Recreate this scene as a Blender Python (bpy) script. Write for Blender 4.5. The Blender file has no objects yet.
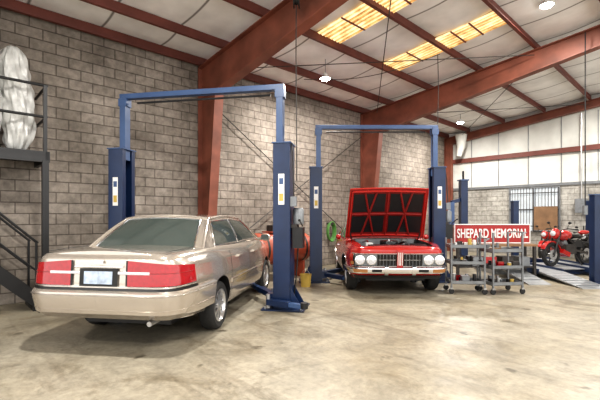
import bpy, bmesh, math, random
from mathutils import Vector, Matrix, Euler
random.seed(3)
sc=bpy.context.scene
sc.view_settings.view_transform='Standard'
try: sc.view_settings.look='Medium High Contrast'
except Exception: pass
sc.view_settings.exposure=0.38
PI=math.pi
# ---------------------------------------------------------------- materials
def mat(name,col,rough=0.5,metal=0.0,noise=0.08,scale=6.0,bump=0.0,coat=0.0,emit=None,estr=0,detail=4,spec=None,alpha=None,trans=0):
    m=bpy.data.materials.new(name); m.use_nodes=True
    nt=m.node_tree; n=nt.nodes; l=nt.links
    b=n['Principled BSDF']
    b.inputs['Roughness'].default_value=rough; b.inputs['Metallic'].default_value=metal
    b.inputs['Coat Weight'].default_value=coat
    b.inputs['Transmission Weight'].default_value=trans
    if spec is not None: b.inputs['Specular IOR Level'].default_value=spec
    tc=n.new('ShaderNodeTexCoord'); nz=n.new('ShaderNodeTexNoise'); nz.inputs['Scale'].default_value=scale; nz.inputs['Detail'].default_value=detail
    l.new(tc.outputs['Object'],nz.inputs['Vector'])
    rp=n.new('ShaderNodeValToRGB'); rp.color_ramp.elements[0].position=.3; rp.color_ramp.elements[1].position=.7
    c=Vector(col)
    rp.color_ramp.elements[0].color=(*[max(0,x*(1-noise)) for x in c],1)
    rp.color_ramp.elements[1].color=(*[min(1,x*(1+noise)) for x in c],1)
    l.new(nz.outputs['Fac'],rp.inputs['Fac']); l.new(rp.outputs['Color'],b.inputs['Base Color'])
    if bump>0:
        bp=n.new('ShaderNodeBump'); bp.inputs['Strength'].default_value=bump; bp.inputs['Distance'].default_value=.02
        l.new(nz.outputs['Fac'],bp.inputs['Height']); l.new(bp.outputs['Normal'],b.inputs['Normal'])
    if emit: 
        b.inputs['Emission Color'].default_value=(*emit,1); b.inputs['Emission Strength'].default_value=estr
    return m

def wall_mat(name,horiz,base,dark,mortar):
    m=bpy.data.materials.new(name); m.use_nodes=True; nt=m.node_tree;n=nt.nodes;l=nt.links;b=n['Principled BSDF']
    b.inputs['Roughness'].default_value=.85
    tc=n.new('ShaderNodeTexCoord'); sp=n.new('ShaderNodeSeparateXYZ'); l.new(tc.outputs['Object'],sp.inputs[0])
    cb=n.new('ShaderNodeCombineXYZ'); l.new(sp.outputs[horiz],cb.inputs[0]); l.new(sp.outputs[2],cb.inputs[1])
    br=n.new('ShaderNodeTexBrick'); l.new(cb.outputs[0],br.inputs['Vector'])
    br.inputs['Scale'].default_value=1.0; br.inputs['Brick Width'].default_value=.41; br.inputs['Row Height'].default_value=.195
    br.inputs['Mortar Size'].default_value=.011; br.inputs['Mortar Smooth'].default_value=.5; br.inputs['Bias'].default_value=-.1
    br.inputs['Color1'].default_value=(*base,1); br.inputs['Color2'].default_value=(*dark,1); br.inputs['Mortar'].default_value=(*mortar,1)
    def ramp(s,d,r,p0,c0,p1,c1):
        nz=n.new('ShaderNodeTexNoise'); nz.inputs['Scale'].default_value=s; nz.inputs['Detail'].default_value=d; nz.inputs['Roughness'].default_value=r
        l.new(tc.outputs['Object'],nz.inputs['Vector'])
        rp=n.new('ShaderNodeValToRGB'); rp.color_ramp.elements[0].position=p0; rp.color_ramp.elements[1].position=p1
        rp.color_ramp.elements[0].color=(*c0,1); rp.color_ramp.elements[1].color=(*c1,1)
        l.new(nz.outputs['Fac'],rp.inputs['Fac']); return rp.outputs[0]
    col=br.outputs['Color']
    for c in (ramp(.9,8,.7,.3,(.62,.60,.58),.72,(1.22,1.21,1.2)),ramp(9,6,.6,.3,(.68,.68,.68),.7,(1.18,1.18,1.18)),ramp(.35,4,.6,.4,(.80,.79,.77),.6,(1.1,1.1,1.1))):
        mx=n.new('ShaderNodeMix'); mx.data_type='RGBA'; mx.blend_type='MULTIPLY'; mx.inputs[0].default_value=1
        l.new(col,mx.inputs[6]); l.new(c,mx.inputs[7]); col=mx.outputs[2]
    l.new(col,b.inputs['Base Color'])
    bp=n.new('ShaderNodeBump'); bp.inputs['Strength'].default_value=.7; bp.inputs['Distance'].default_value=.012; bp.invert=True
    l.new(br.outputs['Fac'],bp.inputs['Height']); l.new(bp.outputs['Normal'],b.inputs['Normal'])
    return m

def floor_mat():
    m=bpy.data.materials.new('concrete_floor'); m.use_nodes=True; nt=m.node_tree;n=nt.nodes;l=nt.links;b=n['Principled BSDF']
    tc=n.new('ShaderNodeTexCoord')
    def noise(s,d,r,dist=0,vec=None):
        x=n.new('ShaderNodeTexNoise'); x.inputs['Scale'].default_value=s; x.inputs['Detail'].default_value=d; x.inputs['Roughness'].default_value=r; x.inputs['Distortion'].default_value=dist
        l.new(vec or tc.outputs['Object'],x.inputs['Vector']); return x
    def ramp(src,p0,c0,p1,c1):
        r=n.new('ShaderNodeValToRGB'); r.color_ramp.elements[0].position=p0;r.color_ramp.elements[1].position=p1
        r.color_ramp.elements[0].color=(*c0,1);r.color_ramp.elements[1].color=(*c1,1); l.new(src.outputs['Fac'],r.inputs['Fac']); return r
    def mul(a,c):
        x=n.new('ShaderNodeMix'); x.data_type='RGBA'; x.blend_type='MULTIPLY'; x.inputs[0].default_value=1
        l.new(a,x.inputs[6]); l.new(c,x.inputs[7]); return x.outputs[2]
    mp=n.new('ShaderNodeMapping'); mp.inputs['Rotation'].default_value=(0,0,math.radians(-42)); mp.inputs['Scale'].default_value=(.35,3.2,1); l.new(tc.outputs['Object'],mp.inputs[0])
    a=ramp(noise(.45,6,.6,.5),.3,(.29,.245,.17),.7,(.39,.355,.285))
    c=ramp(noise(2.0,9,.75,.6),.32,(.66,.66,.66),.62,(1.08,1.08,1.07))
    d=ramp(noise(16,6,.65),.3,(.78,.78,.78),.6,(1.05,1.05,1.05))
    e=ramp(noise(.8,10,.75,1.4),.36,(.62,.59,.54),.49,(1,1,1))
    f=ramp(noise(3.5,3,.5,.2),.27,(.42,.40,.37),.34,(1,1,1))
    g=ramp(noise(1.2,6,.6,.2,mp.outputs[0]),.34,(.74,.72,.70),.46,(1,1,1))
    col=a.outputs[0]
    for q in (c,d,e,f,g): col=mul(col,q.outputs[0])
    l.new(col,b.inputs['Base Color'])
    r=ramp(noise(1.7,6,.6),.3,(.30,.30,.30),.7,(.50,.50,.50)); l.new(r.outputs[0],b.inputs['Roughness'])
    bp=n.new('ShaderNodeBump'); bp.inputs['Strength'].default_value=.10; bp.inputs['Distance'].default_value=.01
    l.new(c.outputs[0],bp.inputs['Height']); l.new(bp.outputs['Normal'],b.inputs['Normal'])
    return m

def insul_mat():
    m=mat('insulation_white',(.80,.795,.78),.7,0,.12,1.6,.35)
    nt=m.node_tree;n=nt.nodes;l=nt.links;b=n['Principled BSDF']
    tc=n.new('ShaderNodeTexCoord'); w=n.new('ShaderNodeTexWave'); w.bands_direction='Y'; w.inputs['Scale'].default_value=.262; w.inputs['Distortion'].default_value=.0
    l.new(tc.outputs['Object'],w.inputs['Vector'])
    r=n.new('ShaderNodeValToRGB'); r.color_ramp.elements[0].position=.0; r.color_ramp.elements[0].color=(.25,.24,.23,1)
    r.color_ramp.elements[1].position=.006; r.color_ramp.elements[1].color=(1,1,1,1); l.new(w.outputs['Fac'],r.inputs['Fac'])
    old=b.inputs['Base Color'].links[0].from_socket
    mx=n.new('ShaderNodeMix'); mx.data_type='RGBA'; mx.blend_type='MULTIPLY'; mx.inputs[0].default_value=1
    l.new(old,mx.inputs[6]); l.new(r.outputs[0],mx.inputs[7]); l.new(mx.outputs[2],b.inputs['Base Color'])
    return m

M={}
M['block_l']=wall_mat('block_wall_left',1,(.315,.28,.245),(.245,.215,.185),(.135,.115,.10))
M['block_b']=wall_mat('block_wall_back',0,(.44,.43,.40),(.37,.36,.335),(.25,.24,.22))
M['floor']=floor_mat()
M['insul']=insul_mat()
M['panel']=mat('white_panel',(.60,.60,.56),.7,0,.14,1.5,.2)
M['red_steel']=mat('red_primer_steel',(.205,.068,.042),.55,0,.30,2.2)
M['purlin']=mat('purlin_steel',(.15,.044,.032),.6,0,.2,3)
M['blue']=mat('lift_blue',(.010,.024,.070),.30,0,.15,4)
M['blue_lt']=mat('lift_blue_light',(.045,.085,.185),.35,0,.1,4)
M['steel']=mat('bare_steel',(.45,.45,.45),.35,.8,.1,8)
M['alu']=mat('ramp_galvanised',(.34,.35,.36),.45,.5,.15,6)
M['black']=mat('black_paint',(.012,.012,.013),.45,0,.2,5)
M['blackgl']=mat('black_gloss',(.01,.01,.011),.15,0,.1,5)
M['rubber']=mat('tyre_rubber',(.018,.018,.018),.75,0,.2,20)
M['chrome']=mat('chrome',(.80,.80,.82),.12,1,.02,4)
M['alloy']=mat('alloy_rim',(.62,.62,.62),.28,.85,.05,8)
M['gold']=mat('champagne_paint',(.55,.495,.43),.20,.65,.02,40,coat=.9)
M['redp']=mat('red_car_paint',(.38,.014,.010),.25,.05,.04,10,coat=.7)
M['reddk']=mat('red_hood_inner',(.22,.012,.010),.35,0,.15,10)
M['redm']=mat('red_moto_paint',(.40,.01,.008),.25,0,.04,10,coat=.6)
M['glass']=mat('car_glass',(.055,.068,.062),.03,0,.05,3,spec=.7)
M['lens_r']=mat('tail_lens_red',(.34,.004,.010),.12,0,.15,30,coat=.8)
M['lens_w']=mat('clear_lens',(.60,.60,.62),.12,.1,.08,30,coat=.6)
M['lens_a']=mat('amber_lens',(.35,.16,.06),.2,0,.05,30)
M['white']=mat('white_paint',(.72,.72,.70),.5,0,.05,6)
M['plate']=mat('licence_plate',(.42,.50,.62),.4,0,.3,14)
M['bag']=mat('wrapped_plastic',(.55,.55,.53),.32,0,.25,6,.8,coat=.3)
M['tank']=mat('compressor_red',(.34,.07,.035),.45,0,.15,3)
M['green']=mat('green_hose',(.08,.22,.05),.5,0,.2,8)
M['yellow']=mat('yellow_plastic',(.50,.35,.08),.45,0,.1,6)
M['signred']=mat('sign_red',(.32,.02,.02),.5,0,.05,4)
M['grey']=mat('grey_steel',(.20,.21,.22),.4,.4,.15,8)
M['iron']=mat('dark_iron',(.045,.04,.037),.55,.3,.3,12)
M['brown']=mat('plywood',(.20,.115,.06),.7,0,.25,4)
M['lamp']=mat('lamp_emitter',(1,1,1),.5,0,0,1,emit=(1,.98,.93),estr=40)
M['winglass']=mat('window_pane',(.55,.58,.58),.2,0,.1,3,emit=(.8,.87,.95),estr=.3)
def skylight_mat():
    m=mat('skylight_fibreglass',(.35,.2,.07),.6); nt=m.node_tree;n=nt.nodes;l=nt.links;b=n['Principled BSDF']
    tc=n.new('ShaderNodeTexCoord'); w=n.new('ShaderNodeTexWave'); w.bands_direction='Y'; w.inputs['Scale'].default_value=2.6; w.inputs['Distortion'].default_value=.6
    nz=n.new('ShaderNodeTexNoise'); nz.inputs['Scale'].default_value=3.5; nz.inputs['Detail'].default_value=8; nz.inputs['Roughness'].default_value=.7
    l.new(tc.outputs['Object'],w.inputs[0]); l.new(tc.outputs['Object'],nz.inputs[0])
    a=n.new('ShaderNodeMath'); a.operation='MULTIPLY_ADD'; a.inputs[1].default_value=.30; l.new(w.outputs['Fac'],a.inputs[0]); l.new(nz.outputs['Fac'],a.inputs[2])
    r=n.new('ShaderNodeValToRGB'); r.color_ramp.elements[0].position=.42; r.color_ramp.elements[0].color=(.22,.09,.025,1)
    r.color_ramp.elements[1].position=.86; r.color_ramp.elements[1].color=(1,.84,.52,1)
    x=r.color_ramp.elements.new(.60); x.color=(.75,.44,.15,1); l.new(a.outputs[0],r.inputs['Fac'])
    l.new(r.outputs[0],b.inputs['Emission Color']); b.inputs['Emission Strength'].default_value=.95
    return m
M['skyl']=skylight_mat()

# ---------------------------------------------------------------- builder
class B:
    def __init__(s): s.v=[];s.f=[];s.mi=[];s.mats=[];s.sm=[]
    def idx(s,m):
        m=M[m] if isinstance(m,str) else m
        if m not in s.mats: s.mats.append(m)
        return s.mats.index(m)
    def add(s,vs,fs,m,smooth=True):
        o=len(s.v); s.v+= [tuple(x) for x in vs]; k=s.idx(m)
        for f in fs: s.f.append([i+o for i in f]); s.mi.append(k); s.sm.append(smooth)
    def box(s,c,d,m,rot=None):
        R=Matrix.Identity(3)
        if rot is not None: R=Euler(rot).to_matrix() if not isinstance(rot,Matrix) else rot
        c=Vector(c); vs=[]
        for z in(-.5,.5):
            for y in(-.5,.5):
                for x in(-.5,.5): vs.append(c+R@Vector((x*d[0],y*d[1],z*d[2])))
        s.add(vs,[(0,2,3,1),(4,5,7,6),(0,1,5,4),(2,6,7,3),(0,4,6,2),(1,3,7,5)],m,False)
    def beam(s,p0,p1,w,h,m,up=(0,0,1)):
        p0=Vector(p0);p1=Vector(p1);d=(p1-p0);L=d.length;x=d.normalized();up=Vector(up)
        y=up.cross(x)
        if y.length<1e-4: y=Vector((0,1,0)).cross(x)
        y.normalize(); z=x.cross(y)
        s.box((p0+p1)/2,(L,w,h),m,Matrix((x,y,z)).transposed())
    def cyl(s,p0,p1,r,m,r2=None,seg=16):
        s.tube([p0,p1],r,m,seg,[r,r if r2 is None else r2])
    def tube(s,pts,r,m,seg=8,rs=None,closed=False):
        pts=[Vector(p) for p in pts]; n=len(pts); vs=[];fs=[]
        t0=(pts[1]-pts[0]).normalized(); a=Vector((0,0,1)) if abs(t0.z)<.9 else Vector((1,0,0))
        u=t0.cross(a).normalized()
        for i,p in enumerate(pts):
            if closed: t=(pts[(i+1)%n]-pts[i-1]).normalized()
            else: t=(pts[min(i+1,n-1)]-pts[max(i-1,0)]).normalized()
            u=(u-t*u.dot(t)).normalized(); w=t.cross(u); rr=rs[i] if rs else r
            for k in range(seg):
                an=2*PI*k/seg; vs.append(p+(u*math.cos(an)+w*math.sin(an))*rr)
        for i in range(n if closed else n-1):
            j=(i+1)%n
            for k in range(seg): fs.append((i*seg+k,i*seg+(k+1)%seg,j*seg+(k+1)%seg,j*seg+k))
        if not closed: fs.append(tuple(range(seg))[::-1]); fs.append(tuple((n-1)*seg+k for k in range(seg)))
        s.add(vs,fs,m,True)
    def lathe(s,prof,o,axis,m,seg=32,closed=False):
        ax=Vector(axis).normalized(); a=Vector((0,0,1)) if abs(ax.z)<.9 else Vector((1,0,0)); u=ax.cross(a).normalized(); w=ax.cross(u); o=Vector(o)
        vs=[];fs=[];n=len(prof)
        for k in range(seg):
            an=2*PI*k/seg; d=u*math.cos(an)+w*math.sin(an)
            for r,h in prof: vs.append(o+d*max(r,1e-4)+ax*h)
        for k in range(seg):
            k2=(k+1)%seg
            for i in range(n if closed else n-1):
                j=(i+1)%n; fs.append((k*n+i,k*n+j,k2*n+j,k2*n+i))
        s.add(vs,fs,m,True)
    def sph(s,c,r,m,sc=(1,1,1),seg=16):
        c=Vector(c);vs=[];fs=[];R=seg//2
        for i in range(R+1):
            th=PI*i/R
            for k in range(seg):
                ph=2*PI*k/seg; vs.append(c+Vector((r*sc[0]*math.sin(th)*math.cos(ph),r*sc[1]*math.sin(th)*math.sin(ph),r*sc[2]*math.cos(th))))
        for i in range(R):
            for k in range(seg): fs.append((i*seg+k,(i+1)*seg+k,(i+1)*seg+(k+1)%seg,i*seg+(k+1)%seg))
        s.add(vs,fs,m,True)
    def prism(s,pts,ext,m):
        ext=Vector(ext);pts=[Vector(p) for p in pts];n=len(pts)
        vs=pts+[p+ext for p in pts]
        fs=[tuple(range(n))[::-1],tuple(range(n,2*n))]+[(i,(i+1)%n,n+(i+1)%n,n+i) for i in range(n)]
        s.add(vs,fs,m,False)
    def grid(s,rows,m,smooth=True):
        n=len(rows[0]);vs=[p for r in rows for p in r]
        fs=[(i*n+j,i*n+j+1,(i+1)*n+j+1,(i+1)*n+j) for i in range(len(rows)-1) for j in range(n-1)]
        s.add(vs,fs,m,smooth)
    def mesh(s,name,recalc=True,ang=35):
        me=bpy.data.meshes.new(name); me.from_pydata(s.v,[],s.f)
        for m in s.mats: me.materials.append(m)
        me.polygons.foreach_set('material_index',s.mi); me.polygons.foreach_set('use_smooth',[bool(x) for x in s.sm])
        bm=bmesh.new(); bm.from_mesh(me); bmesh.ops.remove_doubles(bm,verts=bm.verts,dist=1e-5)
        bmesh.ops.dissolve_degenerate(bm,edges=bm.edges,dist=1e-6)
        if recalc: bmesh.ops.recalc_face_normals(bm,faces=bm.faces)
        bm.to_mesh(me); bm.free()
        try: me.set_sharp_from_angle(angle=math.radians(ang))
        except Exception: pass
        return me
    def make(s,name,parent=None,loc=(0,0,0),rz=0,bevel=0,ang=35):
        o=bpy.data.objects.new(name,s.mesh(name,ang=ang)); sc.collection.objects.link(o)
        o.location=loc; o.rotation_euler=(0,0,rz)
        if parent: o.parent=parent
        if bevel:
            md=o.modifiers.new('bevel','BEVEL'); md.width=bevel; md.segments=2; md.limit_method='ANGLE'; md.angle_limit=math.radians(50)
        return o
def empty(name,loc,rz=0):
    e=bpy.data.objects.new(name,None); sc.collection.objects.link(e); e.location=loc; e.rotation_euler=(0,0,rz); e.empty_display_size=.3; return e
def lerp(a,b,t): return a+(b-a)*t
def interp(keys,x):
    if x<=keys[0][0]: return keys[0][1]
    for (x0,v0),(x1,v1) in zip(keys,keys[1:]):
        if x<=x1:
            t=(x-x0)/(x1-x0); t=t*t*(3-2*t); return v0+(v1-v0)*t
    return keys[-1][1]

# ---------------------------------------------------------------- camera
cam=bpy.data.cameras.new('camera'); co=bpy.data.objects.new('camera',cam); sc.collection.objects.link(co)
co.location=(0,0,1.5); co.rotation_euler=(PI/2,0,math.radians(46.8)); cam.lens=23.4; cam.sensor_width=36; cam.shift_y=17/600
cam.clip_end=200
sc.camera=co

# ---------------------------------------------------------------- room
XW=-8.3; YB=16.9; XE=7.0; YS=-7.6; SL=.108
def rt(x): return 5.0+SL*(x-XW)       # rafter top line
b=B(); b.box(((XW+XE)/2-.1,(YS+YB)/2+.1,-.1),(XE-XW+.2,YB-YS+.2,.2),'floor'); b.make('floor')
b=B(); b.box((XW-.1,(YS+YB)/2,2.6),(.2,YB-YS,5.2),'block_l'); b.make('wall_left')
b=B()
b.box(((XW+XE)/2,YB+.1,1.34),(XE-XW,.2,2.68),'block_b')
b.prism([(XW,YB+.04,2.68),(XE,YB+.04,2.68),(XE,YB+.04,rt(XE)+.22),(XW,YB+.04,rt(XW)+.22)],(0,.14,0),'panel')
b.box(((XW+XE)/2,YB-.04,3.95),(XE-XW,.10,.18),'purlin')
b.box(((XW+XE)/2,YB-.02,2.72),(XE-XW,.08,.10),'grey')
x=XW+1.1
while x<XE: b.box((x,YB+.03,4.0),(.02,.03,2.5),'grey'); x+=1.1
b.make('wall_back')
# ceiling with sagging insulation between purlins
PX=[-8.2,-7.25,-5.85,-4.4,-3.0,-1.55,-.1,1.35,2.8,4.25,5.7,7.0]
b=B(); rows=[]
xs=[]
for a,c in zip(PX,PX[1:]):
    for k in range(6): xs.append((lerp(a,c,k/6),math.sin(PI*k/6)))
xs.append((PX[-1],0))
xs=[(XW,0)]+xs
for j in range(41):
    y=lerp(YS,YB,j/40); rows.append([(x,y,rt(x)+.21-.05*s_) for x,s_ in xs])
b.grid(rows,'insul')
b.grid([[(p[0],p[1],rt(p[0])+.33) for p in r] for r in rows],'grey')
b.make('ceiling')
b=B()
for x in PX[:-1]:
    z=rt(x)+.10
    b.box((x,(YS+YB)/2,z),(.015,YB-YS,.2),'purlin'); b.box((x+.035,(YS+YB)/2,z-.095),(.07,YB-YS,.012),'purlin'); b.box((x-.035,(YS+YB)/2,z+.092),(.07,YB-YS,.012),'purlin')
b.make('roof_purlins')
# portal frames
for Y in (-1.5,4.6,10.7,16.72):
    b=B(); 
    end=(Y>16)
    eave=.78 if not end else .3
    fw=.11
    b.prism([(XW+.02,Y+.004,0),(XW+.32,Y+.004,0),(XW+eave,Y+.004,rt(XW)-eave*.9),(XW+.02,Y+.004,rt(XW)-eave*.9)],(0,.014,0),'red_steel')
    b.beam((XW+.03,Y+.01,0),(XW+.03,Y+.01,rt(XW)-.03),fw*2,.02,'red_steel',up=(1,0,0))
    b.beam((XW+.32,Y+.01,0),(XW+eave,Y+.01,rt(XW)-eave*.9),fw*2,.022,'red_steel',up=(1,0,0))
    X1=-1.7; X2=XE
    d0,d1,d2=eave,(.45 if not end else .25),(.42 if not end else .25)
    b.prism([(XW+.02,Y,rt(XW)),(XW+.02,Y,rt(XW)-d0*.9),(XW+eave,Y,rt(XW)-d0*.88),(X1,Y,rt(X1)-d1),(X2,Y,rt(X2)-d2),(X2,Y,rt(X2))],(0,.02,0),'red_steel')
    b.beam((XW+.02,Y+.01,rt(XW)-.012),(X2,Y+.01,rt(X2)-.012),fw*2,.02,'red_steel')
    b.beam((XW+eave*.98,Y+.01,rt(XW)-d0*.88-.02),(X1,Y+.01,rt(X1)-d1),fw*2,.022,'red_steel')
    b.beam((X1,Y+.01,rt(X1)-d1),(X2,Y+.01,rt(X2)-d2),fw*2,.022,'red_steel')
    b.box((XW+.2,Y,.012),(.42,.3,.024),'red_steel')
    b.make('steel_portal_frame')
# bracing rods
b=B(); b.cyl((XW+.10,4.8,4.2),(XW+.10,10.5,.5),.012,'iron',seg=6); b.cyl((XW+.14,4.8,.5),(XW+.14,10.5,4.2),.012,'iron',seg=6); b.make('wall_brace_rods')
# skylights
for Y in (6.3,8.7):
    b=B(); rows=[]
    for i in range(25):
        x=lerp(-5.8,-3.05,i/24); rows.append([(x,Y-.38+.76*j/32,rt(x)+.150-.012*math.cos(j*PI/2)) for j in range(33)])
    b.grid(rows,'skyl')
    for x in (-5.1,-4.0,-3.6): b.box((x,Y,rt(x)+.125),(.03,.76,.02),'purlin')
    b.make('skylight')
b=B()
b.cyl((-7.9,4.7,rt(-7.9)-.15),(-3.0,10.6,rt(-3)-.15),.01,'iron',seg=6); b.cyl((-3.0,4.7,rt(-3.0)-.15),(-7.6,10.6,rt(-7.6)-.15),.01,'iron',seg=6)
b.cyl((-7.9,10.8,rt(-7.9)-.15),(-3.0,16.6,rt(-3)-.15),.01,'iron',seg=6); b.cyl((-3.0,10.8,rt(-3.0)-.15),(-7.6,16.6,rt(-7.6)-.15),.01,'iron',seg=6)
b.make('roof_brace_rods')

# window on back wall
b=B(); wx0,wx1,wz0,wz1=-5.65,-3.95,.95,2.62
cx=(wx0+wx1)/2; cz=(wz0+wz1)/2; y=YB-.03
b.box((cx,YB-.005,cz),(wx1-wx0,.03,wz1-wz0),'winglass')
for x in (wx0,wx1,cx): b.box((x,y,cz),(.06,.07,wz1-wz0+.06),'grey')
for z in (wz0,wz1,lerp(wz0,wz1,.5)): b.box((cx,y,z),(wx1-wx0,.06,.05),'grey')
x=wx0+.1
while x<wx1: b.box((x,y-.05,cz),(.02,.02,wz1-wz0),'iron'); x+=.105
for z in (wz0+.2,cz,wz1-.2): b.box((cx,y-.06,z),(wx1-wx0,.02,.03),'iron')
b.box((wx1-.42,y-.10,1.45),(.78,.03,.9),'brown')
b.make('window_1')

# ---------------------------------------------------------------- high bay lamps
def lamp(X,Y,z,power,name='high_bay_lamp'):
    e=empty(name,(X,Y,z))
    b=B(); b.lathe([(0,.12),(.05,.12),(.06,.06),(.12,.03),(.13,0),(.12,-.005)],(0,0,0),(0,0,1),'white',24); b.cyl((0,0,.11),(0,0,max(.12,rt(X)+.15-z)),.008,'grey',seg=6)
    b.make('housing',e)
    b=B(); b.lathe([(0,-.05),(.05,-.045),(.10,-.02),(.12,0)],(0,0,-.004),(0,0,1),'lamp',24); b.make('lens',e)
    L=bpy.data.lights.new('lamp_light','AREA'); L.shape='DISK'; L.size=.3; L.energy=power; L.color=(1,.965,.91)
    o=bpy.data.objects.new('bulb',L); sc.collection.objects.link(o); o.parent=e; o.location=(0,0,-.07)
for X,Y,z in [(-6.5,6.95,4.87),(-6.5,14.3,5.02),(-2.3,8.9,5.72),(-2.0,14.2,5.6),(-3.2,1.2,5.3),(1.8,6.0,5.8),(1.8,.5,5.8),(-3.2,-4.5,5.2)]:  # fixtures beyond those in view are added to brighten the room
    lamp(X,Y,z,190)
w=bpy.data.worlds.new('world'); sc.world=w; w.use_nodes=True
w.node_tree.nodes['Background'].inputs[0].default_value=(1,.985,.965,1); w.node_tree.nodes['Background'].inputs[1].default_value=1.5

# ---------------------------------------------------------------- cars
class Surf:
    def __init__(s,xr,xf,W,nr,nf,zb,zt,side,rear,front,taper):
        s.zb=zb;s.zt=zt;s.side=side;s.rear=rear;s.front=front;s.xr=xr;s.xf=xf
        xc=(xr+xf)/2;hl=(xf-xr)/2;P=[]
        N=3000
        for i in range(N+1):
            ph=PI*(1-i/N); c=math.cos(ph); sn=max(0,math.sin(ph)); n=nr if c<0 else nf
            x=xc+hl*math.copysign(abs(c)**(2/n),c); y=W*sn**(2/n); y*=interp(taper,x); P.append((x,y))
        cum=[0]
        for a,c in zip(P,P[1:]): cum.append(cum[-1]+math.hypot(c[0]-a[0],c[1]-a[1]))
        s.L=cum[-1]; R=900; s.p=[];j=0
        for i in range(R+1):
            t=s.L*i/R
            while j<len(cum)-2 and cum[j+1]<t: j+=1
            u=(t-cum[j])/max(1e-9,cum[j+1]-cum[j]); s.p.append((lerp(P[j][0],P[j+1][0],u),lerp(P[j][1],P[j+1][1],u)))
        s.R=R
    def pn(s,t):
        f=max(0,min(s.R,t/s.L*s.R)); i=min(int(f),s.R-1); u=f-i
        x=lerp(s.p[i][0],s.p[i+1][0],u); y=lerp(s.p[i][1],s.p[i+1][1],u)
        a=s.p[max(0,i-6)]; c=s.p[min(s.R,i+7)]; dx=c[0]-a[0]; dy=c[1]-a[1]; l=math.hypot(dx,dy)
        nx,ny=-dy/l,dx/l
        if i<6 and y<.05: nx,ny=-1,0
        if i>s.R-7 and y<.05: nx,ny=1,0
        return x,y,nx,ny
    def S(s,t,sg=1,z=None,k=None,off=0):
        x,y,nx,ny=s.pn(t); zb=interp(s.zb,x); zt=interp(s.zt,x)
        if k is None: k=(z-zb)/(zt-zb)
        kc=max(0,min(1,k)); ws=ny*ny; wr=nx*nx if nx<0 else 0; wf=nx*nx if nx>0 else 0
        ins=ws*interp(s.side,kc)+wr*interp(s.rear,kc)+wf*interp(s.front,kc)-off
        return Vector((x-nx*ins,sg*max(0,y-ny*ins) if y>1e-6 else 0,zb+(zt-zb)*k))
    def s_of_x(s,x):
        best=0
        for i,(px,py) in enumerate(s.p):
            if px<=x: best=i
        return best/s.R*s.L
    def patch(s,b,s0,s1,z0,z1,off,m,sg=1,ns=16,nz=4,z0b=None,z1b=None):
        rows=[]
        for i in range(ns+1):
            u=i/ns; t=lerp(s0,s1,u); a=lerp(z0,z0b if z0b is not None else z0,u); c=lerp(z1,z1b if z1b is not None else z1,u)
            rows.append([s.S(t,sg,z=lerp(a,c,j/nz),off=off) for j in range(nz+1)])
        b.grid(rows,m)
    def band(s,b,s0,s1,z0,z1,off,m,sg=1,ns=24,r=.3,inn=-.02):
        rows=[]
        prof=[(0,inn),(0,off*.5),(r*.3,off*.9),(r,off),(1-r,off),(1-r*.3,off*.9),(1,off*.5),(1,inn)]
        for i in range(ns+1):
            t=lerp(s0,s1,i/ns)
            rows.append([s.S(t,sg,z=lerp(z0,z1,q),off=o) for q,o in prof])
        b.grid(rows,m)
        b.add(rows[0],[tuple(range(len(prof)))],m,False); b.add(rows[-1],[tuple(range(len(prof)))],m,False)
    def body(s,b,m,crown,Mn=150,T=22,K=14):
        ts=[s.L*i/(Mn-1) for i in range(Mn)]
        def side(sg): return [[s.S(t,sg,k=j/T) for j in range(T+1)] for t in ts]
        R=side(1);Lf=side(-1)
        b.grid(R,m);b.grid(Lf,m)
        top=[];bot=[]
        for r,l in zip(R,Lf):
            p=r[-1];q=l[-1];cr=crown*min(1,p.y/.35); 
            top.append([Vector((p.x,lerp(p.y,q.y,j/K),p.z+cr*(1-(1-2*j/K)**2)**.8)) for j in range(K+1)])
            bot.append([r[0],l[0]])
        b.grid(top,m); b.grid(bot,'black')

def boolean_cut(me,cutters,name):
    o=bpy.data.objects.new(name+'_tmp',me); sc.collection.objects.link(o); cs=[]
    for cb in cutters:
        cm=cb.mesh('cut'); 
        cm.materials.clear()
        for mm in me.materials: cm.materials.append(mm)
        bi=[i for i,mm in enumerate(me.materials) if mm==M['black']][0]
        cm.polygons.foreach_set('material_index',[bi]*len(cm.polygons))
        c=bpy.data.objects.new('cut',cm); sc.collection.objects.link(c); cs.append(c)
        md=o.modifiers.new('b','BOOLEAN'); md.operation='DIFFERENCE'; md.solver='EXACT'; md.object=c
    dg=bpy.context.evaluated_depsgraph_get(); r=bpy.data.meshes.new_from_object(o.evaluated_get(dg))
    for c in cs+[o]: bpy.data.objects.remove(c)
    try: r.set_sharp_from_angle(angle=math.radians(35))
    except Exception: pass
    r.name=name
    return r
def link(me,name,parent):
    o=bpy.data.objects.new(name,me); sc.collection.objects.link(o); o.parent=parent; return o

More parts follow.
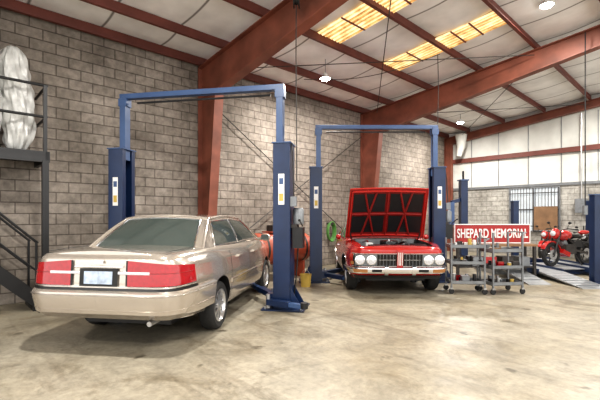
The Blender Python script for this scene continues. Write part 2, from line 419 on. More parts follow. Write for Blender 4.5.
def wheel(parent,name,x,y,r,sg,style,w=.21):
    b=B(); ri=r*.66
    pr=[(ri,-w/2+.01),(r*.86,-w/2),(r*.96,-w/2+.02),(r,-w/2+.045),(r,w/2-.045),(r*.96,w/2-.02),(r*.86,w/2),(ri,w/2-.01)]
    b.lathe(pr,(x,y,r),(0,1,0),'rubber',40,closed=True)
    o=sg*(w/2-.02)
    b.lathe([(ri+.005,o+sg*.012),(ri-.012,o+sg*.012),(ri-.03,o-sg*.03),(ri-.04,o-sg*.08)],(x,y,r),(0,1,0),'alloy',40)
    b.lathe([(ri,o-sg*.08),(.01,o-sg*.08)],(x,y,r),(0,1,0),'black',32)
    n=10 if style=='sedan' else 5
    for k in range(n):
        a=2*PI*k/n; d=Vector((math.cos(a),0,math.sin(a))); 
        b.beam(Vector((x,y+o-sg*.015,r))+d*.03,Vector((x,y+o-sg*.02,r))+d*(ri-.01),.034 if style=='sedan' else .06,.03,'alloy',up=(0,1,0))
    b.lathe([(.075,o-sg*.02),(.07,o+sg*.0),(.03,o+sg*.008),(.0,o+sg*.01)],(x,y,r),(0,1,0),'alloy' if style=='sedan' else 'chrome',24)
    return b.make(name,parent)

def greenhouse(parent,xrb,xrt,xft,xfb,wb,wt,zb,zt,paint,side_windows,Bx=.07,Cz=.045,Lz=.03,vinyl=None):
    def rearP(u,v,off=0):
        x=lerp(xrb,xrt,v)-Bx*4*u*(1-u); y=lerp(-1,1,u)*lerp(wb,wt,v); z=lerp(zb,zt,v)+Cz*4*u*(1-u)*v+ .02*math.sin(PI*v)
        return Vector((x-off,y,z+off*.7))
    def frontP(u,v,off=0):
        x=lerp(xfb,xft,v)+Bx*4*u*(1-u); y=lerp(-1,1,u)*lerp(wb,wt,v); z=lerp(zb,zt,v)+Cz*4*u*(1-u)*v+.02*math.sin(PI*v)
        return Vector((x+off,y,z+off*.7))
    def sideP(u,v,sg,off=0):
        x=lerp(lerp(xrb,xrt,v),lerp(xfb,xft,v),u); y=lerp(wb,wt,v)+.025*math.sin(PI*v)*4*u*(1-u); z=lerp(zb,zt,v)+Lz*4*u*(1-u)*v+.02*math.sin(PI*v)
        return Vector((x,sg*(y+off),z+off*.3))
    def roofP(u,v):
        x=lerp(xrt-Bx*4*u*(1-u),xft+Bx*4*u*(1-u),v); return Vector((x,lerp(-1,1,u)*wt,zt+Cz*4*u*(1-u)+Lz*4*v*(1-v)))
    def G(f,u0,u1,v0,v1,*a,n=16,**k): return [[f(lerp(u0,u1,i/n),lerp(v0,v1,j/n),*a,**k) for j in range(n+1)] for i in range(n+1)]
    rp=vinyl or paint
    b=B()
    b.grid(G(rearP,0,1,0,1),paint); b.grid(G(frontP,0,1,0,1),paint); b.grid(G(roofP,0,1,0,1),rp)
    for sg in(1,-1): b.grid(G(sideP,0,1,0,1,sg),paint)
    for sg in (1,-1):
        b.tube([sideP(0,v/8,sg) for v in range(9)]+[sideP(u/12,1,sg) for u in range(1,13)]+[sideP(1,1-v/8,sg) for v in range(1,9)],.022,rp,10)
    b.tube([rearP(u/12,1) for u in range(13)],.02,rp,10); b.tube([frontP(u/12,1) for u in range(13)],.02,rp,10)
    b.make('cabin_shell',parent)
    g=B()
    g.grid(G(rearP,.07,.93,.06,.90,off=.012),'glass'); g.grid(G(frontP,.05,.95,.05,.92,off=.012),'glass')
    for f in (rearP,frontP):
        a0,a1,c0,c1=(.07,.93,.06,.90) if f is rearP else (.05,.95,.05,.92)
        g.tube([f(lerp(a0,a1,i/12),c0,off=.014) for i in range(13)]+[f(a1,lerp(c0,c1,i/8),off=.014) for i in range(1,9)]+[f(lerp(a1,a0,i/12),c1,off=.014) for i in range(1,13)]+[f(a0,lerp(c1,c0,i/8),off=.014) for i in range(1,8)],.009,'chrome' if f is rearP else 'black',6,closed=True)
    for sg in(1,-1):
        for (b0,b1,t0,t1) in side_windows:
            def W(i,j,n=10,o=.014):
                v=lerp(.07,.86,j/n); u=lerp(lerp(b0,t0,j/n),lerp(b1,t1,j/n),i/n); return sideP(u,v,sg,off=o)
            g.grid([[W(i,j) for j in range(11)] for i in range(11)],'glass')
            lp=[W(i,0) for i in range(11)]+[W(10,j) for j in range(1,11)]+[W(10-i,10) for i in range(1,11)]+[W(0,10-j) for j in range(1,10)]
            g.tube(lp,.010,'chrome',6,closed=True)
    g.make('windows',parent)
    return rearP,frontP,sideP

# ---- sedan -------------------------------------------------
sed=empty('sedan',(-6.10,3.28,0),math.radians(128.5))
S=Surf(-2.57,2.36,.95,10,5.5,
  zb=[(-2.57,.40),(-1.9,.34),(-1.0,.25),(1.0,.25),(2.36,.27)],
  zt=[(-2.57,1.09),(-2.2,1.10),(-1.6,1.10),(.9,1.06),(1.7,.98),(2.36,.86)],
  side=[(0,.10),(.12,.035),(.3,.012),(.55,0),(.8,.02),(.93,.055),(1,.11)],
  rear=[(0,.12),(.12,.04),(.4,.0),(.5,.03),(.9,.045),(.97,.06),(1,.10)],
  front=[(0,.12),(.2,0),(.5,.0),(.6,.05),(.85,.10),(1,.25)],
  taper=[(-2.57,.965),(-1.2,1),(.8,1),(2.36,.93)])
b=B(); S.body(b,'gold',.040); 
cut=[]
WR=.32
for ax in(-1.33,1.33):
    for sg in(1,-1):
        c=B(); c.cyl((ax,sg*.62,WR+.02),(ax,sg*1.05,WR+.02),.375,'black',seg=48); cut.append(c)
link(boolean_cut(b.mesh('sedan_body'),cut,'sedan_body'),'body',sed)
for ax in(-1.33,1.33):
    for sg in(1,-1): wheel(sed,'wheel',ax,sg*.82,WR,sg,'sedan')
greenhouse(sed,-1.66,-1.02,.34,1.12,.80,.62,1.07,1.475,'gold',[(.14,.505,.05,.48),(.53,.93,.505,.94)])
b=B()
for sg in(1,-1):
    S.band(b,0,1.70,.395,.715,.045,'gold',sg,ns=40,r=.22)
    S.patch(b,0,1.25,.716,.742,.012,'black',sg,ns=20,nz=1)
    S.band(b,0,1.68,.665,.676,.055,'chrome',sg,ns=30)
    S.band(b,0,1.66,.50,.512,.050,'gold',sg,ns=30)
    x0=S.s_of_x(-.92); x1=S.s_of_x(.92)
    S.band(b,x0,x1,.56,.62,.016,'gold',sg,ns=10); S.patch(b,x0,x1,.61,.618,.018,'chrome',sg,ns=10,nz=1)
    for xx in(-.92,.02,.98):
        t=S.s_of_x(xx); S.patch(b,t,t+.010,.34,1.03,.003,'black',sg,ns=1,nz=8)
    for xx in(-.62,.25):
        t=S.s_of_x(xx); S.band(b,t,t+.17,.90,.935,.035,'gold',sg,ns=4)
    S.band(b,S.s_of_x(1.75),S.L,.30,.56,.05,'gold',sg,ns=30)
    S.patch(b,S.L-.95,S.L-.42,.60,.76,.012,'lens_w',sg); S.patch(b,S.L-.36,S.L,.58,.76,.012,'chrome',sg)
b.make('bumpers_trim',sed)
b=B()
for sg in(1,-1):
    S.patch(b,.33,1.20,.762,1.035,.016,'lens_r',sg,ns=28,z0b=.775,z1b=.965)
    S.band(b,.22,.58,.885,.920,.018,'lens_w',sg,ns=10)
    S.band(b,.58,1.16,.90,.906,.019,'reddk',sg,ns=20)
    S.band(b,.34,1.19,.752,.766,.022,'chrome',sg,ns=28)
    S.patch(b,.31,.33,.765,1.035,.014,'black',sg,ns=2)
b.make('tail_lamps',sed)
b=B()
for sg in(1,-1):
    S.patch(b,0,.22,.76,.95,.020,'black',sg,ns=4); S.patch(b,0,.165,.785,.92,.026,'plate',sg,ns=4)
    S.band(b,0,.28,.955,.98,.028,'chrome',sg,ns=6)
    S.patch(b,0,.05,1.0,1.04,.022,'chrome',sg,ns=2)
b.make('licence_plate',sed)
b=B()
for sg in (1,-1):
    b.tube([(-2.42,sg*.70,1.118),(-2.1,sg*.72,1.125),(-1.75,sg*.72,1.128)],.004,'black',6)
    b.sph((.86,sg*1.02,1.12),.1,'gold',(.6,.95,.7)); b.box((.80,sg*1.02,1.12),(.01,.14,.09),'glass'); b.cyl((.88,sg*.86,1.08),(.88,sg*.96,1.1),.03,'gold',seg=8)
b.cyl((-2.30,-.55,.36),(-2.50,-.55,.36),.028,'steel',seg=12)
b.make('mirrors_exhaust',sed)
b=B(); b.box((0,0,.27),(4.0,1.1,.1),'black'); 
for ax in(-1.33,1.33): b.cyl((ax,-.7,WR),(ax,.7,WR),.05,'black')
b.make('underbody',sed)

# ---- red coupe ----------------------------------------------
cr=empty('muscle_car',(-5.60,7.88,0),math.radians(-44.5))
C=Surf(-2.45,2.22,.97,6,9,
  zb=[(-2.45,.42),(-1.8,.34),(-.9,.27),(.9,.27),(2.22,.34)],
  zt=[(-2.45,.90),(-1.4,.98),(.6,.99),(1.5,.97),(2.22,.93)],
  side=[(0,.08),(.15,.03),(.4,.0),(.6,.0),(.85,.03),(1,.09)],
  rear=[(0,.1),(.3,.0),(.8,.03),(1,.12)],
  front=[(0,.14),(.2,.06),(.35,.04),(.9,.01),(.96,.02),(1,.05)],
  taper=[(-2.45,.92),(-1.0,1),(1.0,1),(2.22,.955)])
b=B(); C.body(b,'redp',.03)
cut=[]; WC=.335
for ax in(-1.35,1.35):
    for sg in(1,-1):
        c=B(); c.cyl((ax,sg*.66,WC+.03),(ax,sg*1.1,WC+.03),.385,'black',seg=48); cut.append(c)
c=B(); c.prism([(.72,-.72,.55),(.72,.72,.55),(2.06,.68,.55),(2.06,-.68,.55)],(0,0,.8),'black'); cut.append(c)
link(boolean_cut(b.mesh('coupe_body'),cut,'coupe_body'),'body',cr)
for ax in(-1.35,1.35):
    for sg in(1,-1): wheel(cr,'wheel',ax,sg*.82,WC,sg,'coupe',.22)
greenhouse(cr,-1.75,-.95,-.02,.60,.83,.65,.97,1.39,'redp',[(.22,.52,.12,.45),(.54,.95,.47,.93)])
b=B(); LL=C.L
for sg in(1,-1):
    C.patch(b,LL-.92,LL,.575,.80,.008,'blackgl',sg,ns=10)
    C.band(b,LL-.94,LL-.06,.805,.822,.03,'chrome',sg,ns=20); C.band(b,LL-.94,LL-.06,.568,.585,.03,'chrome',sg,ns=20)
    C.band(b,LL-.86,LL-.42,.59,.80,.014,'grey',sg,ns=8,r=.1)
    for k in range(5):
        t=LL-.37+k*.062; C.band(b,t,t+.006,.59,.80,.022,'grey',sg,ns=2)
    C.band(b,LL-.39,LL-.08,.69,.702,.024,'chrome',sg,ns=4)
    C.band(b,LL-.055,LL,.56,.91,.045,'redp',sg,ns=3)
    for t in (LL-.75,LL-.53):
        p=C.S(t,sg,z=.695,off=.012); b.lathe([(.088,0),(.092,.028),(.076,.032),(.072,.02)],p,(1,0,0),'chrome',24)
        b.lathe([(.074,.02),(.045,.038),(.0,.045)],p,(1,0,0),'lens_w',24)
    C.band(b,LL-1.27,LL,.435,.56,.085,'chrome',sg,ns=40,r=.3)
    C.patch(b,LL-.84,LL-.60,.465,.53,.088,'lens_a',sg,ns=4)
    C.patch(b,LL-.52,LL-.34,.475,.525,.088,'black',sg,ns=4)
    C.band(b,LL-.29,LL-.22,.40,.59,.11,'chrome',sg,ns=4)
    C.band(b,LL-.95,LL,.33,.40,.03,'black',sg,ns=20,r=.3)
    x0=C.s_of_x(-.92); x1=C.s_of_x(.92); C.band(b,x0,x1,.33,.37,.015,'chrome',sg,ns=10)
    for xx in(-.62,.62): t=C.s_of_x(xx); C.patch(b,t,t+.01,.35,.93,.003,'black',sg,ns=1,nz=8)
    t=C.s_of_x(-.5); C.band(b,t,t+.14,.80,.825,.03,'chrome',sg,ns=4)
    t=C.s_of_x(1.98); C.patch(b,t,t+.12,.60,.66,.01,'lens_a',sg,ns=4)
    C.band(b,0,1.2,.45,.60,.06,'chrome',sg,ns=20)
    C.patch(b,.25,.75,.64,.76,.012,'lens_r',sg)
    for ax in (-1.35,1.35):
        pts=[]
        for k in range(17):
            a=PI*k/16; x=ax+.385*math.cos(a); z=WC+.03+.385*math.sin(a)
            if z<.36: z=.36
            pts.append(C.S(C.s_of_x(x),sg,z=z,off=.004))
        b.tube(pts,.012,'chrome',6)
    b.sph((.45,sg*1.01,1.04),.075,'redp',(.8,.8,.8)); b.cyl((.45,sg*.88,.98),(.45,sg*.96,1.02),.02,'chrome',seg=8)
    for q in (0,1): C.patch(b,LL-.045+q*.03,LL-.034+q*.03,.60,.84,.052,'white',sg,ns=2)
b.make('front_trim',cr)
b=B()
b.box((1.2,0,.66),(.7,.42,.2),'iron'); b.box((1.2,.2,.82),(.5,.14,.12),'redp',(.5,0,0)); b.box((1.2,-.2,.82),(.5,.14,.12),'redp',(-.5,0,0))
b.lathe([(0,.1),(.18,.1),(.19,.08),(.19,.02),(.17,0)],(1.2,0,.90),(0,0,1),'blackgl',28); b.cyl((1.2,0,1.0),(1.2,0,1.025),.03,'chrome')
b.box((1.98,0,.74),(.06,.9,.36),'black'); b.box((1.98,0,.95),(.1,1.1,.04),'blackgl')
b.cyl((1.68,0,.72),(1.84,0,.72),.16,'grey'); b.box((1.6,.48,.84),(.26,.2,.24),'black'); b.lathe([(0,0),(.07,0),(.07,.14),(0,.16)],(.85,.4,.86),(0,0,1),'steel',16)
b.tube([(1.93,.2,.97),(1.75,.2,1.01),(1.5,.12,.94)],.025,'black',8); b.tube([(.8,-.5,.94),(1.2,-.45,1.0),(1.7,-.5,.94)],.015,'lens_r',6)
b.box((1.6,-.48,.88),(.16,.14,.2),'white')
b.box((.74,0,.85),(.02,1.3,.3),'grey')
b.make('engine',cr)
# raised bonnet
th=math.radians(62); O=Vector((.70,0,1.03)); fx=Vector((math.cos(th),0,math.sin(th))); fn=Vector((math.sin(th),0,-math.cos(th)))
def HP(u,v,o=0):
    w=lerp(.86,.81,u)*v; crn=.05*(1-v*v)
    return O+fx*(u*1.20)-fn*(crn-o)+Vector((0,w,0))
b=B()
b.grid([[HP(i/12,j/8-1) for j in range(17)] for i in range(13)],'redp')
b.grid([[HP(i/12,(j/8-1),.02) for j in range(17)] for i in range(13)],'reddk')
edge=[HP(0,v/8-1,.01) for v in range(17)]+[HP(u/12,1,.01) for u in range(1,13)]+[HP(1,1-v/8,.01) for v in range(1,17)]+[HP(1-u/12,-1,.01) for u in range(1,12)]
b.tube(edge,.018,'redp',8,closed=True)
def rib(p,q,w=.045,m='reddk'):
    pts=[HP(lerp(p[0],q[0],i/8),lerp(p[1],q[1],i/8),.035) for i in range(9)]
    b.tube(pts,w/2,m,8)
for p,q in [((.06,-.94),(.06,.94)),((.95,-.94),(.95,.94)),((.06,-.94),(.95,-.94)),((.06,.94),(.95,.94))]: rib(p,q,.05,'redp')
for p,q in [((.06,0),(.95,0)),((.06,-.30),(.95,-.62)),((.06,.30),(.95,.62)),((.06,-.62),(.95,-.30)),((.06,.62),(.95,.30)),((.5,-.90),(.5,.90))]: rib(p,q)
for (u0,u1,a,c) in [(.12,.46,.06,.90),(.54,.90,.06,.90)]:
    for sg in(1,-1):
        b.grid([[HP(lerp(u0,u1,i/4),sg*lerp(a,c,j/6),.026) for j in range(7)] for i in range(5)],'black')
for sg in(1,-1): b.tube([Vector((.72,sg*.73,.95)),O+Vector((0.08,sg*.75,.02)),HP(.14,sg*.92,.03)],.014,'black',6)
b.make('bonnet',cr)
b=B(); b.box((0,0,.30),(3.6,1.15,.1),'black'); 
for ax in(-1.35,1.35): b.cyl((ax,-.7,WC),(ax,.7,WC),.05,'black')
b.make('underbody',cr)

# ---------------------------------------------------------------- two-post lifts
def two_post(loc,rz,half,H=2.72,T=3.66,swung=False):
    e=empty('two_post_lift',loc,rz)
    for sg,nm in((-1,'column_a'),(1,'column_b')):
        b=B(); x=sg*half
        b.box((x+sg*.13,0,H/2),(.025,.36,H),'blue')
        for yy in(-1,1):
            b.box((x+sg*.0,yy*.175,H/2),(.27,.02,H),'blue'); b.box((x-sg*.13,yy*.135,H/2),(.02,.09,H),'blue')
        b.box((x,0,H-.01),(.32,.40,.02),'blue_lt')
        b.box((x+sg*.04,-.02,.012),(.70,.60,.024),'blue')
        for yy in(-1,1): b.prism([(x+sg*.13,yy*.15,.02),(x+sg*.34,yy*.15,.02),(x+sg*.14,yy*.15,.36)],(0,.015,0),'blue')
        for dx in(-.25,.33):
            for dy in(-.26,.22): b.cyl((x+sg*dx,dy,.02),(x+sg*dx,dy,.06),.018,'steel',seg=8)
        b.box((x-sg*.06,0,(H+T)/2-.1),(.11,.15,T-H+.2),'blue_lt')
        b.box((x-sg*.03,0,.55),(.17,.25,.95),'black'); b.box((x-sg*.17,0,.17),(.16,.36,.16),'blue')
        b.cyl((x+sg*.0,0,.6),(x+sg*.0,0,2.4),.028,'steel',seg=10)
        for yy in(-1,1):
            p0=Vector((x-sg*.22,yy*.12,.17)); p1=p0+Vector((-sg*.62,yy*.85,0))
            if nm=='column_b' and yy==-1 and swung: p0=Vector((x-.20,-.27,.14)); p1=p0+Vector((.62,-.16,-.02))
            pm=p0.lerp(p1,.6)
            b.beam(p0,pm,.12,.09,'blue'); b.beam(pm,p1,.085,.065,'blue_lt')
            b.cyl(p1-Vector((0,0,.03)),p1+Vector((0,0,.06)),.06,'black',seg=16)
            b.cyl(p0-Vector((0,0,.1)),p0+Vector((0,0,.12)),.035,'steel',seg=10)
        b.box((x,-.187,1.95),(.10,.004,.5),'white'); b.box((x+.0,-.19,2.08),(.07,.004,.10),'blue_lt'); b.box((x,-.19,1.82),(.07,.004,.12),'yellow')
        b.make(nm,e,bevel=.004)
    b=B(); b.box((0,0,T),(half*2+.02,.12,.09),'blue_lt'); b.box((0,.09,T-.09),(half*2-.5,.03,.03),'black')
    for sg in(-1,1): b.box((sg*half-sg*.06,0,T-.11),(.16,.16,.14),'blue_lt')
    b.make('header_beam',e,bevel=.004)
    b=B(); x=half+.23
    b.box((x-.05,0,1.35),(.12,.2,.06),'iron'); b.lathe([(0,0),(.085,0),(.09,.02),(.09,.24),(.07,.27),(0,.27)],(x+.02,0,1.38),(0,0,1),'grey',20)
    b.box((x+.02,0,1.16),(.17,.20,.34),'black'); b.cyl((x+.1,-.05,1.35),(x+.1,-.35,1.45),.01,'iron',seg=6); b.sph((x+.1,-.35,1.45),.022,'black')
    b.tube([(x,.06,1.0),(x-.02,.08,.7),(x-.05,.1,.4),(x-.08,.12,.2)],.012,'black',6)
    b.box((x-.03,-.16,1.75),(.1,.06,.16),'grey')
    b.tube([(x-.03,-.15,1.83),(x-.05,-.12,2.4),(x-.08,-.1,H)],.01,'iron',6)
    b.make('power_unit',e)
    return e
two_post((-6.13,3.365,0),math.radians(36.2),1.50,swung=True)
two_post((-5.44,7.565,0),math.radians(46.8),1.42,2.66,3.60)
b=B(); b.tube([(-4.72,4.35,5.3),(-4.74,4.36,4.2),(-4.72,4.35,3.4),(-4.73,4.37,2.1)],.009,'iron',6)
b.lathe([(.03,-.05),(.14,-.05),(.14,-.035),(.08,-.03),(.08,.03),(.14,.035),(.14,.05),(.03,.05)],(-4.72,4.35,5.08),(.7,.7,0),'black',20,closed=True); b.make('cable_reel')
b=B(); b.tube([(-1.95,10.4,5.55),(-1.95,10.4,4.0),(-1.95,10.4,1.75)],.012,'black',6); b.cyl((-1.95,10.4,1.55),(-1.95,10.4,1.75),.05,'grey'); b.make('drop_cable')
b=B(); b.tube([(-4.5,8.7,5.35),(-4.48,8.7,4.6),(-4.5,8.7,3.7)],.009,'iron',6); b.make('drop_cable')
b=B()
pts=[(lerp(-7.2,-4.4,i/12),lerp(6.9,8.6,i/12),lerp(5.02,5.3,i/12)-.22*math.sin(PI*i/12)) for i in range(13)]
b.tube(pts,.008,'iron',6); b.make('ceiling_wire')

# ---------------------------------------------------------------- mezzanine + stairs (left)
mz=empty('mezzanine_staircase',(0,0,0))
b=B()
b.box((-7.80,.1,2.50),(.98,2.5,.06),'iron'); b.box((-7.34,.1,2.46),(.06,2.5,.17),'black'); b.box((-7.8,1.33,2.46),(.98,.06,.17),'black')
for Y in(1.3,-1.1):
    b.box((-7.34,Y,1.2),(.09,.09,2.4),'black'); b.box((-7.34,Y,.01),(.2,.2,.02),'black')
    b.box((-7.34,Y,3.05),(.05,.05,1.1),'black')
for z in(3.6,3.1): b.cyl((-7.34,1.32,z),(-7.34,-1.1,z),.022,'black',seg=10); b.cyl((-7.34,1.32,z),(-8.28,1.32,z),.022,'black',seg=10)
b.make('platform',mz)
b=B()
for X in(-7.46,-8.15):
    b.beam((X,1.25,.12),(X,-1.0,2.3),.04,.2,'black'); b.cyl((X,1.22,1.08),(X,-1.0,3.25),.02,'black',seg=8); b.cyl((X,1.22,.62),(X,-1.0,2.8),.014,'black',seg=8)
    for Y in(1.2,.5,-.2): b.cyl((X,Y,.12+(1.25-Y)*.97),(X,Y,1.1+(1.22-Y)*.977),.018,'black',seg=8)
for k in range(12): b.box((-7.8,1.2-.19*k,.17+.184*k),(.68,.24,.03),'iron')
b.box((-7.8,1.25,.03),(.75,.2,.06),'black')
b.make('staircase',mz)
def lumpy(name,c,rx,ry,h,m,seed):
    rnd=random.Random(seed); b=B(); rows=[]
    ph=[rnd.uniform(0,6) for _ in range(8)]
    for i in range(61):
        t=i/60; z=h*t; e=(1-abs(2*t-1)**5)**.5*.92+.02
        row=[]
        for k in range(65):
            a=2*PI*(k%64)/64; r=e*(1+.07*math.sin(5*a+ph[0]+4*t)+.06*math.sin(9*a+ph[1]-13*t)+.05*math.sin(23*t+ph[2]+3*a)+.035*math.sin(17*a+ph[3]+19*t)+.03*math.sin(41*t+2*a))
            row.append((c[0]+rx*r*math.cos(a),c[1]+ry*r*math.sin(a)+.04*math.sin(5*t),c[2]+z))
        rows.append(row)
    b.grid(rows,m); b.make(name,mz)
lumpy('plastic_wrapped_roll_a',(-7.75,.97,2.53),.27,.22,1.72,'bag',1)
lumpy('plastic_wrapped_roll_b',(-7.70,.50,2.53),.30,.24,1.95,'bag',2)

# ---------------------------------------------------------------- compressor
b=B(); x,z=-7.35,.74
prof=[(0,-.95),(.18,-.93),(.31,-.86),(.38,-.75),(.38,.75),(.31,.86),(.18,.93),(0,.95)]
b.lathe(prof,(x,6.2,z),(0,1,0),'tank',32)
for Y in(5.6,6.8): b.box((x,Y,.2),(.5,.06,.4),'tank'); b.lathe([(.385,-.03),(.39,0),(.385,.03)],(x,Y,z),(0,1,0),'iron',32)
b.box((x,6.2,1.14),(.36,.8,.03),'tank'); b.box((x,6.0,1.22),(.22,.22,.16),'iron'); b.cyl((x,6.38,1.26),(x,6.65,1.26),.09,'grey')
b.make('air_compressor')
b=B(); b.lathe([(0,0),(.10,0),(.125,.26),(.13,.27),(.118,.27),(.1,.02)],(-6.05,5.85,0),(0,0,1),'yellow',24)
b.tube([(-6.05+.12*math.cos(a),5.85,.26+.1*math.sin(a)) for a in [PI*i/10 for i in range(11)]],.005,'steel',6); b.make('yellow_bucket')
b=B()
for k in range(4):
    b.tube([(XW+.10+.03*k,8.98+(.14+.01*k)*math.cos(a),1.05+(.26+.015*k)*math.sin(a)) for a in [2*PI*i/24 for i in range(24)]],.022,'green',8,closed=True)
b.box((XW+.1,8.98,1.3),(.2,.1,.06),'iron'); b.make('garden_hose')

# ---------------------------------------------------------------- carts
def cart(loc,rz,w,d,h,shelves,items):
    b=B()
    for x in(-w/2,w/2):
        for y in(-d/2,d/2):
            b.box((x,y,(h+.12)/2+.0),(.03,.03,h-.12),'grey'); b.lathe([(0,-.018),(.05,-.018),(.055,0),(.05,.018),(0,.018)],(x,y,.055),(0,1,0),'rubber',16); b.box((x,y,.11),(.05,.05,.03),'steel')
    for z in shelves:
        b.box((0,0,z),(w,d,.02),'iron'); 
        for y in(-d/2,d/2): b.box((0,y,z+.03),(w,.012,.06),'grey')
        for x in(-w/2,w/2): b.box((x,0,z+.03),(.012,d,.06),'grey')
    rnd=random.Random(items)
    for z in shelves:
        for k in range(7):
            x=rnd.uniform(-w*.36,w*.36); y=rnd.uniform(-d*.3,d*.3); hh=rnd.uniform(.05,.14)
            if rnd.random()<.5: b.box((x,y,z+.01+hh/2),(rnd.uniform(.06,.16),rnd.uniform(.06,.14),hh),rnd.choice(['iron','grey','brown','black','lens_r']))
            else: b.cyl((x,y,z+.01),(x,y,z+.01+hh*1.2),rnd.uniform(.02,.04),rnd.choice(['steel','black','yellow','white','grey']),seg=12)
    b.tube([(w/2,-d/2,h-.05),(w/2+.08,-d/2,h),(w/2+.08,d/2,h),(w/2,d/2,h-.05)],.012,'grey',8)
    return b.make('rolling_tool_cart',None,loc,rz)
cart((-3.42,7.72,0),math.radians(40),.62,.42,1.08,(.2,.58,.90),5)
cart((-2.92,8.22,0),math.radians(55),.62,.42,1.20,(.18,.5,.82),9)

# ---------------------------------------------------------------- sign on bench
sg=empty('workbench',(-3.75,9.98,0),math.radians(46.8))
b=B(); b.box((0,0,.82),(1.95,.5,.05),'brown'); 
for x in(-.92,.92):
    for y in(-.2,.2): b.box((x,y,.40),(.06,.06,.80),'iron')
b.box((0,0,.3),(1.85,.46,.03),'iron')
for k,x in enumerate((-.75,-.42,-.1,.3,.7)): b.box((x,0,.3+.13),(.26,.34,.22),['black','grey','lens_r','iron','grey'][k])
b.make('bench',sg)
se=empty('banner_sign',(-3.75,9.98,.848),math.radians(46.8))
b=B(); b.box((0,0,.24),(1.86,.03,.48),'signred'); 
for z in(.02,.47): b.box((0,-.018,z),(1.86,.01,.025),'white')
for x in(-.92,.92): b.box((x,-.018,.24),(.02,.01,.46),'white')
b.make('board',se)
t=bpy.data.curves.new('txt','FONT'); t.body='SHEPARD MEMORIAL'; t.size=.25; t.extrude=.004; t.offset=.004; t.align_x='CENTER'; t.align_y='CENTER'
to=bpy.data.objects.new('t',t); sc.collection.objects.link(to); dg=bpy.context.evaluated_depsgraph_get(); me=bpy.data.meshes.new_from_object(to.evaluated_get(dg)); bpy.data.objects.remove(to)
me.materials.clear(); me.materials.append(M['white']); lo=link(me,'lettering',se); lo.rotation_euler=(PI/2,0,0); lo.location=(0,-.022,.24); lo.scale=(.74,1.25,1)

# ---------------------------------------------------------------- four post lift, platform, motorcycle
b=B()
for (x,y,h) in [(-4.40,13.58,2.0),(-1.87,11.01,2.0),(-.2,12.4,2.0),(-2.7,15.1,2.0)]:
    b.box((x,y,h/2),(.17,.17,h),'blue',(0,0,math.radians(46.8))); b.box((x,y,.01),(.36,.36,.02),'blue',(0,0,math.radians(46.8))); b.box((x,y,h+.01),(.2,.2,.02),'blue_lt',(0,0,math.radians(46.8)))
R=Matrix.Rotation(math.radians(46.8),3,'Z'); u=R@Vector((1,0,0)); v=R@Vector((0,1,0))
def GP(a,z,h): p=u*a+v*z; return Vector((p.x,p.y,h))
for a in(6.15,7.6):
    b.prism([GP(a-.28,9.6,.12),GP(a-.28,12.6,.12),GP(a-.28,12.6,.17),GP(a-.28,9.6,.17)],u*.6,'alu')
    b.prism([GP(a-.28,8.1,.0),GP(a-.28,9.6,.12),GP(a-.28,9.6,.17),GP(a-.28,8.1,.012)],u*.6,'alu')
    for e_ in(-.28,.32): b.beam(GP(a+e_,9.6,.16),GP(a+e_,12.6,.16),.04,.12,'blue')
    for q in range(6): b.beam(GP(a-.26,8.3+.21*q,.025+.0195*q+.012),GP(a+.30,8.3+.21*q,.025+.0195*q+.012),.02,.02,'grey')
b.prism([GP(6.47,10.0,.15),GP(6.47,11.4,.15),GP(6.47,11.4,.17),GP(6.47,10.0,.17)],u*.85,'alu')
b.beam(GP(5.9,10.2,.08),GP(8.1,10.2,.08),.12,.12,'blue'); b.beam(GP(5.9,12.3,.08),GP(8.1,12.3,.08),.12,.12,'blue')
b.make('four_post_lift')
b=B(); b.prism([GP(5.05,8.6,.0),GP(5.05,10.2,.24),GP(5.05,10.2,.28),GP(5.05,8.6,.012)],u*.5,'alu'); b.prism([GP(5.05,10.2,0),GP(5.05,11.3,0),GP(5.05,11.3,.28),GP(5.05,10.2,.28)],u*.5,'alu')
for q in range(5): b.beam(GP(5.08,8.9+.25*q,.055+.0375*q+.01),GP(5.52,8.9+.25*q,.055+.0375*q+.01),.02,.02,'grey')
b.make('loading_ramp')
b=B(); p=GP(4.98,11.9,0); b.box((p.x,p.y,1.3),(.2,.22,2.6),'blue',(0,0,.8)); b.box((p.x,p.y,.01),(.5,.5,.02),'blue',(0,0,.8)); b.box((p.x,p.y,2.62),(.26,.28,.04),'blue_lt',(0,0,.8))
q=GP(4.6,11.85,1.95); b.beam(Vector((p.x,p.y,2.05)),q,.1,.1,'blue'); b.box((q.x,q.y,1.6),(.14,.14,.7),'blue_lt',(0,0,.8)); b.cyl((p.x,p.y,2.6),(p.x,p.y,2.9),.03,'black')
b.make('lift_column')

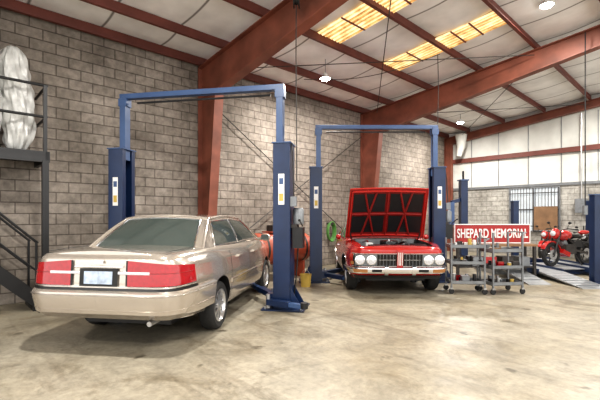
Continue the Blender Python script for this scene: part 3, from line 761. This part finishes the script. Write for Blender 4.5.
def bike(loc,rz,col):
    mo=empty('motorcycle',loc,rz)
    b=B()
    for x,nm in((.68,0),(-.68,1)):
        w_=.11 if nm==0 else .15
        b.lathe([(.24,-w_/2*.7),(.29,-w_/2),(.32,-w_/4),(.325,0),(.32,w_/4),(.29,w_/2),(.24,w_/2*.7)],(x,0,.325),(0,1,0),'rubber',36,closed=True)
        b.lathe([(.245,-.03),(.225,-.03),(.225,.03),(.245,.03)],(x,0,.325),(0,1,0),'black',32,closed=True); b.cyl((x,-.06,.325),(x,.06,.325),.04,'steel')
        for k in range(5):
            a=2*PI*k/5; b.cyl((x,0,.325),(x+.23*math.cos(a),0,.325+.23*math.sin(a)),.014,'black',seg=8)
        b.lathe([(.06,.0),(.14,.0),(.14,.008),(.06,.008)],(x,.07,.325),(0,1,0),'steel',24,closed=True)
    for s_ in(1,-1):
        b.cyl((.68,s_*.09,.325),(.42,s_*.09,.95),.024,'black'); b.beam((-.68,s_*.10,.325),(-.15,s_*.09,.42),.03,.06,'iron')
        b.tube([(.42,s_*.03,.92),(.1,s_*.12,.72),(-.15,s_*.12,.5),(-.12,s_*.1,.35)],.022,'iron',8); b.tube([(-.1,s_*.1,.65),(-.45,s_*.09,.78),(-.8,s_*.06,.86)],.018,'iron',8)
        b.tube([(.42,s_*.09,.97),(.36,s_*.25,1.02),(.28,s_*.36,1.0)],.013,'black',8); b.tube([(.28,s_*.36,1.0),(.24,s_*.44,.99)],.02,'rubber',8)
        b.tube([(.36,s_*.22,1.02),(.36,s_*.28,1.15)],.006,'black',6); b.sph((.36,s_*.29,1.17),.05,'black',(.3,1,.7),12)
    b.sph((.16,0,.83),.2,col,(1.35,.72,.75),20)
    b.sph((-.30,0,.80),.2,'blackgl',(1.5,.6,.32),16); b.sph((-.68,0,.90),.15,col,(1.6,.45,.42),16)
    b.sph((.50,0,.88),.14,col,(.8,.8,1.1),16); b.sph((.60,0,.89),.075,'lens_w',(.6,1,1),14)
    b.box((.05,0,.46),(.42,.26,.26),'iron'); b.cyl((.12,0,.5),(.24,0,.70),.1,'grey'); b.box((.25,0,.36),(.30,.28,.12),col,(0,-.4,0))
    b.box((-.25,0,.60),(.35,.2,.2),'black')
    b.tube([(.25,-.1,.45),(.2,-.12,.25),(-.2,-.14,.22),(-.4,-.17,.32)],.025,'steel',8); b.tube([(-.4,-.17,.32),(-.85,-.19,.52)],.05,'iron',12)
    fp=[(.68+.35*math.cos(a),0,.325+.35*math.sin(a)) for a in [PI*(.15+.75*i/12) for i in range(13)]]
    for yy in(-.04,0,.04): b.tube([(x,yy,z) for x,_,z in fp],.02,col,6)
    b.tube([(-.1,.14,.3),(-.2,.25,0.02)],.012,'iron',6)
    b.make('bike',mo)
bike((-2.77,12.68,.17),math.radians(46.8+180+22),'redm')
p=GP(9.3,12.4,0); bike((p.x,p.y,0),math.radians(46.8+180+30),'blackgl')
p=GP(8.9,13.9,0); bike((p.x,p.y,0),math.radians(46.8+180+40),'redm')

b=B(); b.box((-3.25,YB-.19,1.9),(.35,.14,.5),'grey'); b.cyl((-3.25,YB-.15,2.15),(-3.25,YB-.15,5.2),.025,'steel',seg=8); b.make('electrical_panel')
b=B(); b.box((-2.5,YB-.08,1.75),(.25,.12,.3),'white'); b.make('wall_box')
b=B(); b.tube([(XW+.9,YB-.55,5.0),(XW+.9,YB-.55,4.5),(XW+.8,YB-.55,4.1)],.13,'panel',16,rs=[.24,.17,.10]); b.make('duct_pipe')
b=B()
for x in(-3.1,-1.3):
    for y in(YB-.62,YB-.22): b.box((x,y,.6),(.04,.04,1.2),'iron')
for z in(.15,.55,.95): b.box((-2.2,YB-.42,z),(1.84,.44,.03),'iron')
rnd=random.Random(4)
for z in(.165,.565,.965):
    for k in range(6):
        hh=rnd.uniform(.1,.26); b.box((-2.95+.3*k,YB-.42,z+hh/2),(rnd.uniform(.15,.26),.3,hh),rnd.choice(['brown','grey','black','white','blue_lt','lens_r']))
b.make('parts_shelf')
